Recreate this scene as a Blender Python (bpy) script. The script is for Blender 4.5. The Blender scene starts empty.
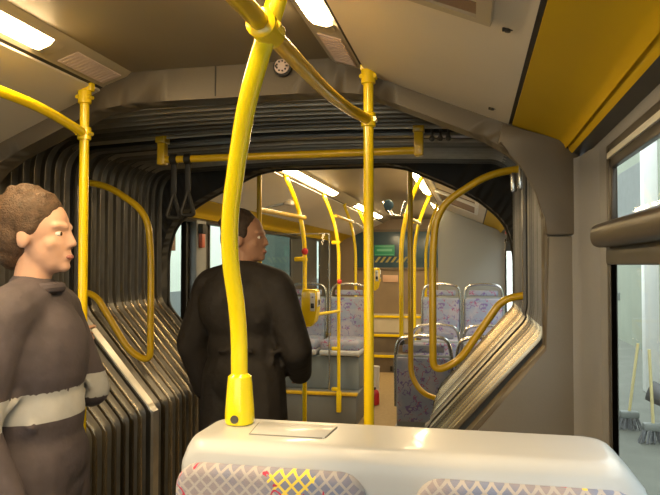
import bpy, bmesh, math, random
from mathutils import Vector, Matrix
random.seed(7)
PI = math.pi
scn = bpy.context.scene
COL = scn.collection
X0 = -0.86                     # centre line of the bus
R = math.radians

# ------------------------------------------------------------------ materials
def new_mat(name):
    m = bpy.data.materials.new(name); m.use_nodes = True
    nt = m.node_tree
    return m, nt, nt.nodes['Principled BSDF']

def mat(name, c, rough=0.5, metal=0.0, var=0.08, scale=6.0, bump=0.0, bscale=120.0, coat=0.0, spec=0.5):
    m, nt, b = new_mat(name)
    tc = nt.nodes.new('ShaderNodeTexCoord')
    n = nt.nodes.new('ShaderNodeTexNoise'); n.inputs['Scale'].default_value = scale; n.inputs['Detail'].default_value = 4
    nt.links.new(tc.outputs['Object'], n.inputs['Vector'])
    r = nt.nodes.new('ShaderNodeValToRGB')
    r.color_ramp.elements[0].position = 0.3; r.color_ramp.elements[1].position = 0.7
    r.color_ramp.elements[0].color = tuple(min(1, v*(1-var)) for v in c)+(1,)
    r.color_ramp.elements[1].color = tuple(min(1, v*(1+var)) for v in c)+(1,)
    nt.links.new(n.outputs['Fac'], r.inputs['Fac']); nt.links.new(r.outputs['Color'], b.inputs['Base Color'])
    b.inputs['Roughness'].default_value = rough; b.inputs['Metallic'].default_value = metal
    b.inputs['Specular IOR Level'].default_value = spec
    b.inputs['Coat Weight'].default_value = coat; b.inputs['Coat Roughness'].default_value = 0.08
    if bump:
        n2 = nt.nodes.new('ShaderNodeTexNoise'); n2.inputs['Scale'].default_value = bscale
        nt.links.new(tc.outputs['Object'], n2.inputs['Vector'])
        bp = nt.nodes.new('ShaderNodeBump'); bp.inputs['Strength'].default_value = bump; bp.inputs['Distance'].default_value = 0.01
        nt.links.new(n2.outputs['Fac'], bp.inputs['Height']); nt.links.new(bp.outputs['Normal'], b.inputs['Normal'])
    return m

def emit_mat(name, c, s):
    m, nt, b = new_mat(name)
    b.inputs['Base Color'].default_value = (.8, .8, .78, 1)
    b.inputs['Emission Color'].default_value = tuple(c)+(1,)
    b.inputs['Emission Strength'].default_value = s
    return m

def glass_mat(name, tint=(.95, .98, .96), refl=0.05):
    m = bpy.data.materials.new(name); m.use_nodes = True; nt = m.node_tree; nt.nodes.clear()
    o = nt.nodes.new('ShaderNodeOutputMaterial'); mx = nt.nodes.new('ShaderNodeMixShader')
    t = nt.nodes.new('ShaderNodeBsdfTransparent'); g = nt.nodes.new('ShaderNodeBsdfGlossy'); fr = nt.nodes.new('ShaderNodeFresnel')
    t.inputs['Color'].default_value = tuple(tint)+(1,); g.inputs['Roughness'].default_value = 0.03
    fr.inputs['IOR'].default_value = 1.3 + refl
    ge = nt.nodes.new('ShaderNodeNewGeometry'); iv = nt.nodes.new('ShaderNodeMath'); iv.operation = 'SUBTRACT'; iv.inputs[0].default_value = 1
    nt.links.new(ge.outputs['Backfacing'], iv.inputs[1]); ml = nt.nodes.new('ShaderNodeMath'); ml.operation = 'MULTIPLY'
    nt.links.new(fr.outputs[0], ml.inputs[0]); nt.links.new(iv.outputs[0], ml.inputs[1])
    m2 = nt.nodes.new('ShaderNodeMath'); m2.operation = 'MULTIPLY'; m2.inputs[1].default_value = .4; nt.links.new(ml.outputs[0], m2.inputs[0])
    nt.links.new(m2.outputs[0], mx.inputs[0]); nt.links.new(t.outputs[0], mx.inputs[1]); nt.links.new(g.outputs[0], mx.inputs[2])
    nt.links.new(mx.outputs[0], o.inputs['Surface'])
    return m

def fabric_mat(name, base, base2, accents, scale=1.0, lattice=None):
    """woven seat plush: mottled base, squiggle accents in patches, optional diagonal lattice"""
    m, nt, b = new_mat(name); N = nt.nodes; L = nt.links
    tc = N.new('ShaderNodeTexCoord')
    mp = N.new('ShaderNodeMapping'); mp.inputs['Scale'].default_value = (scale,)*3
    L.new(tc.outputs['Object'], mp.inputs['Vector'])
    n = N.new('ShaderNodeTexNoise'); n.inputs['Scale'].default_value = 9; n.inputs['Detail'].default_value = 3
    L.new(mp.outputs[0], n.inputs['Vector'])
    rp = N.new('ShaderNodeValToRGB'); rp.color_ramp.elements[0].position = .42; rp.color_ramp.elements[1].position = .6
    rp.color_ramp.elements[0].color = base+(1,); rp.color_ramp.elements[1].color = base2+(1,)
    L.new(n.outputs['Fac'], rp.inputs['Fac'])
    cur = rp.outputs['Color']
    def mix(fac, colA, colB):
        mx = N.new('ShaderNodeMix'); mx.data_type = 'RGBA'
        L.new(fac, mx.inputs[0]); L.new(colA, mx.inputs[6])
        if isinstance(colB, tuple): mx.inputs[7].default_value = colB+(1,)
        else: L.new(colB, mx.inputs[7])
        return mx.outputs[2]
    def math_(op, a, v):
        q = N.new('ShaderNodeMath'); q.operation = op
        L.new(a, q.inputs[0])
        if isinstance(v, (int, float)): q.inputs[1].default_value = v
        else: L.new(v, q.inputs[1])
        return q.outputs[0]
    lat = None
    if lattice:
        facs = []
        for rot in (45, -45):
            m2 = N.new('ShaderNodeMapping'); m2.inputs['Rotation'].default_value = (0, R(rot), 0)
            L.new(tc.outputs['Object'], m2.inputs['Vector'])
            w = N.new('ShaderNodeTexWave'); w.bands_direction = 'X'; w.inputs['Scale'].default_value = lattice[0]
            w.inputs['Distortion'].default_value = .6
            L.new(m2.outputs[0], w.inputs['Vector']); facs.append(math_('GREATER_THAN', w.outputs['Fac'], .84))
        lat = math_('MAXIMUM', facs[0], facs[1])
        cur = mix(lat, cur, lattice[1])
        pn = N.new('ShaderNodeTexNoise'); pn.inputs['Scale'].default_value = 7.5; pn.inputs['Detail'].default_value = 0
        off = N.new('ShaderNodeMapping'); off.inputs['Location'].default_value = (3.3, 1.2, 5.1); L.new(tc.outputs['Object'], off.inputs['Vector'])
        L.new(off.outputs[0], pn.inputs['Vector'])
        cur = mix(math_('MULTIPLY', lat, math_('GREATER_THAN', pn.outputs['Fac'], .70)), cur, lattice[2])
    for i, (col, sc, th, pth) in enumerate(accents):
        of = N.new('ShaderNodeMapping'); of.inputs['Location'].default_value = (i*7.7, i*3.1, i*5.3)
        L.new(mp.outputs[0], of.inputs['Vector'])
        v = N.new('ShaderNodeTexNoise'); v.inputs['Scale'].default_value = sc; v.inputs['Detail'].default_value = 1.5
        L.new(of.outputs[0], v.inputs['Vector'])
        ridge = math_('LESS_THAN', math_('ABSOLUTE', math_('SUBTRACT', v.outputs['Fac'], .5), 0), th)
        p = N.new('ShaderNodeTexNoise'); p.inputs['Scale'].default_value = sc*.62; p.inputs['Detail'].default_value = 0
        of2 = N.new('ShaderNodeMapping'); of2.inputs['Location'].default_value = (i*2.7+9, i*8.1, 4)
        L.new(mp.outputs[0], of2.inputs['Vector']); L.new(of2.outputs[0], p.inputs['Vector'])
        f = math_('MULTIPLY', ridge, math_('GREATER_THAN', p.outputs['Fac'], pth))
        cur = mix(f, cur, col)
    L.new(cur, b.inputs['Base Color'])
    b.inputs['Roughness'].default_value = .95; b.inputs['Sheen Weight'].default_value = .25
    f = N.new('ShaderNodeTexNoise'); f.inputs['Scale'].default_value = 400
    L.new(tc.outputs['Object'], f.inputs['Vector'])
    bp = N.new('ShaderNodeBump'); bp.inputs['Strength'].default_value = .25; bp.inputs['Distance'].default_value = .004
    L.new(f.outputs['Fac'], bp.inputs['Height']); L.new(bp.outputs['Normal'], b.inputs['Normal'])
    return m

M = {}
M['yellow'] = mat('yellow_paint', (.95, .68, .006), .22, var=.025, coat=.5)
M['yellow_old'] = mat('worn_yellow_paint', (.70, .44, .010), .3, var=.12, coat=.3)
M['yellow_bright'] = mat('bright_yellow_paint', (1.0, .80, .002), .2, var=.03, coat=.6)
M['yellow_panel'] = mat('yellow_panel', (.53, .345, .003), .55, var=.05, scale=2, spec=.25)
M['ceil'] = mat('ceiling_laminate', (.255, .215, .15), .45, var=.06, scale=2)
M['panel'] = mat('side_ceiling_laminate', (.62, .56, .48), .5, var=.04, scale=2)
M['strip'] = mat('light_strip_plastic', (.38, .33, .25), .4, var=.04, scale=3)
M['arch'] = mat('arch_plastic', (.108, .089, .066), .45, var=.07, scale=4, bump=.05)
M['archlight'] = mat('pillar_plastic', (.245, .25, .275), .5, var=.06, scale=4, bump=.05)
M['jamb'] = mat('jamb_plastic_lit', (.155, .143, .128), .45, var=.07, scale=4, bump=.05)  # arch plastic made paler, with the light on the jamb in its colour
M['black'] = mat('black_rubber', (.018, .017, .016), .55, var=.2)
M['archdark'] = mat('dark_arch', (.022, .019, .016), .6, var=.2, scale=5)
M['rubber'] = mat('bellows_rubber', (.095, .083, .067), .36, var=.2, scale=9, spec=.6)
M['rib'] = mat('bellows_rib', (.17, .152, .125), .36, metal=.5, var=.12, scale=14)
M['fold_plate'] = mat('fold_plate', (.15, .145, .138), .3, metal=.4, var=.15, scale=12)
M['rib_lit'] = mat('lit_rib', (.48, .395, .27), .25, metal=.85, var=.08, scale=14)  # golden tint imitates warm lamp reflection on the lower ribs
M['rib_roof_lit'] = mat('lit_roof_rib', (.36, .31, .24), .35, metal=.4, var=.12, scale=14)  # lighter copy of the rib colour, painting highlights on the bellows roof
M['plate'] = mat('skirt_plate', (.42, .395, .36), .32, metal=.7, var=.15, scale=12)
def vary(m, lo, hi):
    nt = m.node_tree; b = nt.nodes['Principled BSDF']; src = b.inputs['Base Color'].links[0].from_socket
    oi = nt.nodes.new('ShaderNodeObjectInfo'); mr = nt.nodes.new('ShaderNodeMapRange'); mr.inputs['To Min'].default_value = lo; mr.inputs['To Max'].default_value = hi
    nt.links.new(oi.outputs['Random'], mr.inputs['Value'])
    mx = nt.nodes.new('ShaderNodeMix'); mx.data_type = 'RGBA'; mx.blend_type = 'MULTIPLY'; mx.inputs[0].default_value = 1
    nt.links.new(src, mx.inputs[6]); nt.links.new(mr.outputs[0], mx.inputs[7]); nt.links.new(mx.outputs[2], b.inputs['Base Color'])
vary(M['rib_lit'], .25, 1.25); vary(M['rib'], .6, 1.25); vary(M['rib_roof_lit'], .3, 1.3)  # brightness spread per rib imitates lit and dark stripes
M['steel'] = mat('brushed_steel', (.62, .62, .62), .25, metal=.9, var=.06)
M['darkmetal'] = mat('dark_frame', (.06, .055, .05), .4, var=.15)
M['brownframe'] = mat('bronze_frame', (.05, .040, .032), .35, metal=.3, var=.12)
M['grey'] = mat('grey_shell', (.53, .55, .61), .33, var=.035, scale=5, coat=.25)
M['greydark'] = mat('grey_plastic', (.17, .18, .19), .45, var=.07)
M['bluegrey'] = mat('blue_grey_edge', (.22, .26, .30), .4, var=.05)
M['floor'] = mat('floor_vinyl', (.36, .26, .13), .55, var=.1, scale=30, bump=.1)
M['darkfloor'] = mat('dark_vinyl', (.12, .11, .10), .6, var=.1, scale=30)
M['tower'] = mat('engine_tower_laminate', (.36, .38, .39), .38, var=.04, scale=2)
M['backwall'] = mat('back_wall_laminate', (.27, .20, .13), .45, var=.1, scale=3)
M['riser'] = mat('step_riser', (.16, .125, .09), .6, var=.15)
M['bench'] = mat('bench_top', (.62, .55, .42), .6, var=.06)
M['rearglass'] = mat('tinted_rear_pane', (.055, .10, .14), .25, var=.15, scale=2)
M['red'] = mat('red_plastic', (.62, .03, .035), .3, var=.06, coat=.4)
M['orange'] = mat('orange_plastic', (.42, .09, .04), .4, var=.06)
M['white'] = mat('white_plastic', (.78, .78, .76), .4, var=.03)
M['green'] = mat('green_sign', (.03, .28, .16), .4, var=.05)
M['pinkplate'] = mat('pink_plate', (.72, .46, .32), .5, var=.04)
M['screen'] = mat('screen_dark', (.02, .022, .025), .15, var=.1)
M['skin'] = mat('skin', (.60, .36, .27), .55, var=.06, scale=25)
M['skin2'] = mat('skin_tan', (.42, .22, .14), .55, var=.06, scale=25)
M['hair'] = mat('dark_brown_hair', (.045, .026, .016), .6, var=.35, scale=60, bump=.5, bscale=200)
M['hairlight'] = mat('brown_hair', (.085, .048, .027), .6, var=.35, scale=60, bump=.5, bscale=200)
M['coat'] = mat('dark_coat', (.026, .021, .019), .75, var=.25, scale=14, bump=.4, bscale=30)
M['jacket'] = mat('purple_grey_jacket', (.085, .07, .085), .8, var=.18, scale=12, bump=.35, bscale=35)
M['band'] = mat('pale_band_cloth', (.50, .51, .54), .8, var=.08, scale=20)
M['trouser'] = mat('dark_trouser', (.04, .04, .05), .8, var=.2, scale=20)
M['shoe'] = mat('black_shoe', (.02, .018, .017), .4, var=.2)
M['eye'] = mat('eye_white', (.8, .78, .75), .2, var=.02)
M['iris'] = mat('iris_brown', (.05, .025, .012), .2, var=.1)
M['lips'] = mat('lips', (.45, .18, .15), .5, var=.05)
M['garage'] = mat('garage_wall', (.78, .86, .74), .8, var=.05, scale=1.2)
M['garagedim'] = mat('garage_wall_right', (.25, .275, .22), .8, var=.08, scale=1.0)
M['garagelow'] = mat('garage_dado', (.24, .27, .26), .8, var=.06, scale=1.2)
M['ground'] = mat('garage_floor', (.17, .178, .155), .75, var=.12, scale=3, bump=.1)
M['pipe'] = mat('grey_pipe', (.22, .24, .235), .5, var=.06)
M['hose'] = mat('dark_pipe', (.12, .12, .13), .55, var=.1)
M['bristle'] = mat('grey_bristles', (.22, .23, .25), .9, var=.25, scale=60)
M['wood'] = mat('pale_broomstick', (.72, .62, .32), .6, var=.1)
M['lamp'] = emit_mat('lamp_diffuser', (1.0, .72, .37), 46.0)
M['lamp_rear'] = emit_mat('lamp_diffuser_rear', (1.0, .74, .40), 38.0)
M['glass'] = glass_mat('window_glass')
M['tint'] = glass_mat('tinted_window', (.30, .33, .31), .1)
M['clear'] = glass_mat('clear_screen', (.9, .93, .94), .2)
M['poster'] = mat('poster_paper', (.50, .45, .28), .4, var=.25, scale=9)
M['brown'] = mat('brown_slot', (.23, .15, .10), .5, var=.1)
M['pink'] = mat('pinkish_plastic', (.62, .50, .47), .45, var=.05)
M['fabric'] = fabric_mat('seat_plush', (.27, .33, .50), (.38, .38, .50), [((.34, .10, .22), 24, .026, .58), ((.18, .14, .38), 22, .032, .56)], 1.0)
M['fabric_front'] = fabric_mat('seat_plush_lattice', (.31, .28, .34), (.19, .23, .40), [((.50, .04, .10), 24, .024, .64)], 1.0,
                               (17.0, (.43, .41, .45), (.85, .66, .10)))

# ------------------------------------------------------------------ mesh helpers
def bmn(): return bmesh.new()

def box(bm, a, b, bev=0.0, seg=2):
    x0, y0, z0 = [min(p, q) for p, q in zip(a, b)]; x1, y1, z1 = [max(p, q) for p, q in zip(a, b)]
    t = bmesh.new()
    bmesh.ops.create_cube(t, size=1)
    for v in t.verts:
        v.co = Vector(((x0+x1)/2 + v.co.x*(x1-x0), (y0+y1)/2 + v.co.y*(y1-y0), (z0+z1)/2 + v.co.z*(z1-z0)))
    if bev:
        bmesh.ops.bevel(t, geom=list(t.edges), offset=bev, segments=seg, profile=.5, affect='EDGES')
    merge(bm, t)

def merge(bm, t, mtx=None):
    vm = {}
    for v in t.verts: vm[v] = bm.verts.new(mtx @ v.co if mtx else v.co)
    for f in t.faces:
        try: nf = bm.faces.new([vm[v] for v in f.verts]); nf.material_index = f.material_index
        except ValueError: pass
    t.free()

def fillet(pts, rad, n=7):
    pts = [Vector(p) for p in pts]
    if not isinstance(rad, (list, tuple)): rad = [rad]*len(pts)
    out = [pts[0]]
    for i in range(1, len(pts)-1):
        p, a, b = pts[i], pts[i-1]-pts[i], pts[i+1]-pts[i]
        r = min(rad[i], a.length*.49, b.length*.49)
        s, e = p + a.normalized()*r, p + b.normalized()*r
        for k in range(n+1):
            t = k/n
            out.append(s*(1-t)**2 + p*2*t*(1-t) + e*t*t)
    out.append(pts[-1])
    return out

def tube(bm, pts, r, seg=14, caps=True):
    pts = [Vector(p) for p in pts]
    q = [pts[0]]
    for p in pts[1:]:
        if (p-q[-1]).length > 1e-5: q.append(p)
    pts = q
    rs = r if isinstance(r, (list, tuple)) else [r]*len(pts)
    t0 = (pts[1]-pts[0]).normalized()
    up = Vector((0, 0, 1)) if abs(t0.z) < .9 else Vector((1, 0, 0))
    n = t0.cross(up).normalized()
    rings = []
    for i, p in enumerate(pts):
        if i == 0: t = (pts[1]-p)
        elif i == len(pts)-1: t = (p-pts[i-1])
        else: t = (pts[i+1]-pts[i-1])
        t.normalize()
        n = (n - t*n.dot(t)).normalized(); bb = t.cross(n)
        rings.append([bm.verts.new(p + (n*math.cos(2*PI*k/seg) + bb*math.sin(2*PI*k/seg))*rs[i]) for k in range(seg)])
    for a, b in zip(rings, rings[1:]):
        for k in range(seg): bm.faces.new((a[k], a[(k+1) % seg], b[(k+1) % seg], b[k]))
    if caps:
        bm.faces.new(rings[0][::-1]); bm.faces.new(rings[-1])

def cyl(bm, a, b, r, seg=18, r2=None):
    tube(bm, [a, b], [r, r if r2 is None else r2], seg)

def lathe(bm, c, axis, prof, seg=24):
    """prof: list of (distance along axis, radius)"""
    c = Vector(c); ax = Vector(axis).normalized()
    tube(bm, [c + ax*d for d, _ in prof], [max(r, 1e-4) for _, r in prof], seg)

def extr(bm, poly, axis, a, b):
    """extrude a closed 2-D polygon along an axis from a to b; 'y': poly=(x,z); 'x': poly=(y,z); 'z': poly=(x,y)"""
    f = {'y': lambda p, q: (p[0], q, p[1]), 'x': lambda p, q: (q, p[0], p[1]), 'z': lambda p, q: (p[0], p[1], q)}[axis]
    A = [bm.verts.new(f(p, a)) for p in poly]; B = [bm.verts.new(f(p, b)) for p in poly]
    n = len(poly)
    for i in range(n): bm.faces.new((A[i], A[(i+1) % n], B[(i+1) % n], B[i]))
    bm.faces.new(A[::-1]); bm.faces.new(B)

def sphere(bm, c, r, mtx=None, u=20, v=12):
    t = bmesh.new(); bmesh.ops.create_uvsphere(t, u_segments=u, v_segments=v, radius=1)
    rr = r if isinstance(r, (tuple, list)) else (r, r, r)
    for q in t.verts:
        p = Vector((q.co.x*rr[0], q.co.y*rr[1], q.co.z*rr[2]))
        if mtx: p = mtx @ p
        q.co = p + Vector(c)
    merge(bm, t)

def cap(bm, p0, p1, r0, r1, sx=1.0, seg=14, side=None):
    """tapered capsule, watertight; sx flattens it across the 'side' direction"""
    p0, p1 = Vector(p0), Vector(p1); ax = (p1-p0)
    L = ax.length; ax.normalize()
    s = Vector(side).normalized() if side else (Vector((0, 1, 0)) if abs(ax.y) < .9 else Vector((1, 0, 0)))
    s = (s - ax*s.dot(ax)).normalized(); o = ax.cross(s)
    st = []
    for k in range(1, 6): a = PI/2*k/6; st.append((-r0*math.cos(a), r0*math.sin(a)))
    st.append((0, r0)); st.append((L*.5, (r0+r1)/2)); st.append((L, r1))
    for k in range(5, 0, -1): a = PI/2*k/6; st.append((L + r1*math.cos(a), r1*math.sin(a)))
    rings = [[bm.verts.new(p0 + ax*d + (s*math.cos(2*PI*k/seg)*sx + o*math.sin(2*PI*k/seg))*r) for k in range(seg)] for d, r in st]
    for a, b in zip(rings, rings[1:]):
        for k in range(seg): bm.faces.new((a[k], a[(k+1) % seg], b[(k+1) % seg], b[k]))
    bm.faces.new(rings[0][::-1]); bm.faces.new(rings[-1])

def obj(name, bm, m, parent=None, smooth=True, angle=35):
    me = bpy.data.meshes.new(name)
    bmesh.ops.remove_doubles(bm, verts=list(bm.verts), dist=1e-6)
    bmesh.ops.recalc_face_normals(bm, faces=list(bm.faces))
    top = parent
    while top is not None and top.parent is not None: top = top.parent
    if top is not None: off = Vector(top.location)
    else:
        xs = [v.co for v in bm.verts]
        off = Vector(((min(p.x for p in xs)+max(p.x for p in xs))/2, (min(p.y for p in xs)+max(p.y for p in xs))/2, min(p.z for p in xs)))
    for v in bm.verts: v.co -= off
    if smooth:
        for f in bm.faces: f.smooth = True
        for e in bm.edges:
            if len(e.link_faces) == 2 and e.calc_face_angle(0) > R(angle): e.smooth = False
    bm.to_mesh(me); bm.free()
    for q in (m if isinstance(m, (list, tuple)) else [m]): me.materials.append(q)
    o = bpy.data.objects.new(name, me); COL.objects.link(o)
    if parent is not None: o.parent = parent
    else: o.location = off
    return o

def tag(o, label=None, cat=None, group=None, kind=None):
    if label: o['label'] = label
    if cat: o['category'] = cat
    if group: o['group'] = group
    if kind: o['kind'] = kind
    return o

def thing(name, label, cat, loc=(0, 0, 0), group=None, kind=None):
    o = bpy.data.objects.new(name, None); COL.objects.link(o); o.location = loc
    o.empty_display_size = .1
    return tag(o, label, cat, group, kind)

def struct(name, bm, m, label=None, cat=None, smooth=True):
    return tag(obj(name, bm, m, None, smooth), label, cat, None, 'structure')

def dup(r, label=None):
    c = r.copy(); COL.objects.link(c)
    if label: c['label'] = label
    for ch in list(r.children):
        d = ch.copy(); COL.objects.link(d); d.parent = c
        for g in list(ch.children):
            e = g.copy(); COL.objects.link(e); e.parent = d
    return c

def mir(x): return 2*X0 - x

# ------------------------------------------------------------------ camera
YAW, PITCH, CZ = R(12.3), R(1.54), 1.5
cam = bpy.data.cameras.new('camera'); camo = bpy.data.objects.new('camera', cam); COL.objects.link(camo)
cam.sensor_width = 36; cam.lens = 650/660*36; cam.clip_start = .02; cam.clip_end = 200
camo.location = (0, 0, CZ); camo.rotation_euler = (PI/2 + PITCH, 0, YAW)
scn.camera = camo

# ------------------------------------------------------------------ bus shell
FY0, FY1 = -3.0, 2.24          # front section
RY0, RY1 = 3.93, 10.2          # rear section
WR, WL = .355, mir(.355)

def both(fn):
    for s in (1, -1): fn(s)

def xs(dx, s): return X0 + s*dx

ntrim = [0]
def trim(bm, m, label, cat='panel'):
    ntrim[0] += 1
    return struct('trim_%d' % ntrim[0], bm, m, label, cat)

bm = bmn(); box(bm, (WL, FY0, -.06), (WR, FY1, 0)); struct('floor', bm, M['darkfloor'], 'dark vinyl floor of the front section', 'floor')
bm = bmn(); box(bm, (WL, FY1, -.06), (WR, RY0, 0)); struct('floor', bm, M['darkfloor'], 'dark turntable floor inside the bellows', 'floor')
bm = bmn(); box(bm, (WL, RY0, -.06), (WR, RY1, 0)); struct('floor', bm, M['floor'], 'beige vinyl aisle floor of the rear section', 'floor')

def ceiling(y0, y1, word):
    bm = bmn(); box(bm, (xs(-.38, 1), y0, 2.222), (xs(.38, 1), y1, 2.25))
    k = y0 + 1.3
    struct('ceiling', bm, M['ceil'], 'flat beige middle ceiling of the %s section' % word, 'ceiling')
    for s in (1, -1):
        side = 'right' if s > 0 else 'left'
        # light strip
        bm = bmn(); extr(bm, [(xs(.38, s), 2.222), (xs(.40, s), 2.205), (xs(.485, s), 2.178), (xs(.497, s), 2.17), (xs(.5, s), 2.25), (xs(.38, s), 2.25)], 'y', y0, y1)
        trim(bm, M['strip'], 'beige light strip along the %s of the %s ceiling' % (side, word), 'ceiling strip')
        bm = bmn(); extr(bm, [(xs(.495, s), 2.172), (xs(.512, s), 2.165), (xs(.512, s), 2.25), (xs(.495, s), 2.25)], 'y', y0, y1)
        trim(bm, M['black'], 'black seam beside the %s light strip of the %s section' % (side, word), 'seam')
        bm = bmn(); extr(bm, [(xs(.51, s), 2.158), (xs(.98, s), 1.962), (xs(.99, s), 2.0), (xs(.52, s), 2.25)], 'y', y0, y1)
        trim(bm, M['panel'], 'pale sloping ceiling panel on the %s of the %s section' % (side, word), 'ceiling panel')
        bm = bmn(); extr(bm, [(xs(.978, s), 1.968), (xs(.994, s), 1.962), (xs(.994, s), 2.05), (xs(.978, s), 2.05)], 'y', y0, y1)
        trim(bm, M['black'], 'black seam above the %s yellow duct cover, %s section' % (side, word), 'seam')
        # yellow duct cover, with its groove
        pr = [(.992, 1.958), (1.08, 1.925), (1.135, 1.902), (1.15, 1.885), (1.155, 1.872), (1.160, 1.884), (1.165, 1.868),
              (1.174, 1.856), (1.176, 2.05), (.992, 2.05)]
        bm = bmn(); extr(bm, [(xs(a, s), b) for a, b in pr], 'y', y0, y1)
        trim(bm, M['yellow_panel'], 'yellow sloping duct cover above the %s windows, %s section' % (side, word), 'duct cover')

_c = ceiling
def ceiling(y0, y1, word):
    _c(y0, y1, word)
    for s in (1, -1):
        bm = bmn(); extr(bm, [(xs(1.174, s), 1.858), (xs(1.2145, s), 1.848), (xs(1.2145, s), 2.05), (xs(1.174, s), 2.05)], 'y', y0, y1)  # dark colour stands in for shade on the cover's underside
        trim(bm, M['darkmetal'], 'shade-coloured underside strip below the %s yellow duct cover, %s section' % ('right' if s > 0 else 'left', word), 'strip')
ceiling(FY0, FY1, 'front'); ceiling(RY0, RY1, 'rear')

# roof skin, so that no sky leaks in
bm = bmn(); box(bm, (WL-.05, FY0-.05, 2.26), (WR+.05, RY1+.05, 2.30)); struct('roof', bm, M['greydark'], 'roof skin over the whole bus', 'roof')

# ---- walls with window openings: list of (y0,y1,z0,z1)
def wall(name, x, out, y0, y1, holes, m, label):
    a, b = (x, x+.014*out)
    bm = bmn(); cur = y0
    for (h0, h1, z0, z1) in sorted(holes):
        box(bm, (a, cur, 0), (b, h0, 2.06)); box(bm, (a, h0, 0), (b, h1, z0)); box(bm, (a, h0, z1), (b, h1, 2.06)); cur = h1
    box(bm, (a, cur, 0), (b, y1, 2.06))
    return struct(name, bm, m, label, 'wall', smooth=False)

ZW0, ZW1 = .86, 1.815
wall('wall_right', WR, 1, FY0, FY1, [(-2.3, -.25, ZW0, ZW1), (-.05, 1.84, ZW0, ZW1)], M['archlight'], 'grey right wall of the front section with its window bays')
wall('wall_left', WL, -1, FY0, FY1, [(-2.3, -.25, ZW0, ZW1), (-.05, 1.6, ZW0, ZW1)], M['archlight'], 'grey left wall of the front section')
wall('wall_right', WR, 1, RY0, RY1, [(4.3, 5.75, ZW0, ZW1), (5.95, 7.3, ZW0, ZW1)], M['archlight'], 'grey right wall of the rear section behind the seats')
wall('wall_left', WL, -1, RY0, RY1, [(4.06, 4.52, .1, 1.86), (4.90, 5.5, .1, 1.86), (5.7, 7.4, 1.0, 1.88), (8.62, 8.86, 1.0, 1.86)], M['darkmetal'], 'dark left wall of the rear section with the door opening')
bm = bmn(); box(bm, (WL-.05, FY0-.05, 0), (WR+.05, FY0, .95)); box(bm, (WL-.05, FY0-.05, 1.95), (WR+.05, FY0, 2.26)); struct('wall_front', bm, M['greydark'], 'front wall below and above the windscreen', 'wall')
bm = bmn(); box(bm, (WL-.05, RY1, 0), (WR+.05, RY1+.05, 2.26)); struct('wall_back', bm, M['backwall'], 'brown end wall of the bus', 'wall')

nwin = [0]
def window(x, out, y0, y1, z0, z1, label, fm, hopper=None, fw=.035, gm=None):
    nwin[0] += 1
    t = thing('window_%d' % nwin[0], label, 'window', (x+.02*out, (y0+y1)/2, z0), None, 'structure')
    i, o = x - .005*out, x + .014*out
    bm = bmn()
    box(bm, (i, y0, z0), (o, y0+fw, z1), .004); box(bm, (i, y1-fw, z0), (o, y1, z1), .004)
    box(bm, (i, y0+fw, z0), (o, y1-fw, z0+fw), .004); box(bm, (i, y0+fw, z1-fw), (o, y1-fw, z1), .004)
    obj('window_frame', bm, fm, t)
    bm = bmn(); box(bm, (x+.005*out, y0+.01, z0+.01), (x+.010*out, y1-.01, z1-.01)); obj('pane', bm, gm or M['glass'], t)
    if hopper:
        bm = bmn(); box(bm, (x-.055*out, y0-.01, hopper-.03), (x+.02*out, y1-.03, hopper+.03), .022, 4); obj('transom', bm, M['brownframe'], t)
        bm = bmn(); box(bm, (x-.012*out, y0+.02, hopper-.075), (x+.03*out, y1-.02, hopper-.028), .006); obj('transom_seal', bm, M['darkmetal'], t)
        bm = bmn(); u = hopper+.03
        box(bm, (x-.004*out, y1-.06, u), (x+.012*out, y1-.035, z1-.03), .004); box(bm, (x-.004*out, y0+.035, z1-.065), (x+.012*out, y1-.035, z1-.036), .004)
        obj('hopper_frame', bm, M['brownframe'], t)
        bm = bmn(); box(bm, (x-.010*out, y0+.035, z1-.04), (x+.01*out, y1-.035, z1-.024), .002); obj('bright_strip', bm, M['white'], t)
    return t
window(WR, 1, -.05, 1.84, ZW0, ZW1, 'large side window with a bronze hopper rail beside the front seat', M['darkmetal'], 1.575)
window(WR, 1, -2.3, -.25, ZW0, ZW1, 'side window behind the viewer on the right', M['darkmetal'], 1.575)
window(WL, -1, -.05, 1.6, ZW0, ZW1, 'side window on the left of the front section', M['darkmetal'], 1.575)
window(WL, -1, -2.3, -.25, ZW0, ZW1, 'side window behind the viewer on the left', M['darkmetal'], 1.575)
window(WR, 1, 4.3, 5.75, ZW0, ZW1, 'rear section side window seen as a pale sliver past the bellows', M['steel'])
window(WR, 1, 5.95, 7.3, ZW0, ZW1, 'rear section side window beside the patterned seats', M['steel'])
window(WL, -1, 5.7, 7.4, 1.0, 1.88, 'dark framed window behind the standing passenger in the dark coat', M['darkmetal'], fw=.05, gm=M['tint'])
window(WL, -1, 8.62, 8.86, 1.0, 1.86, 'narrow upright window in the dark rear wall', M['darkmetal'])
bm = bmn(); box(bm, (WL, FY0-.03, .95), (WR, FY0-.02, 1.95)); struct('window_9', bm, M['glass'], 'windscreen at the front end of the bus', 'window')

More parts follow.
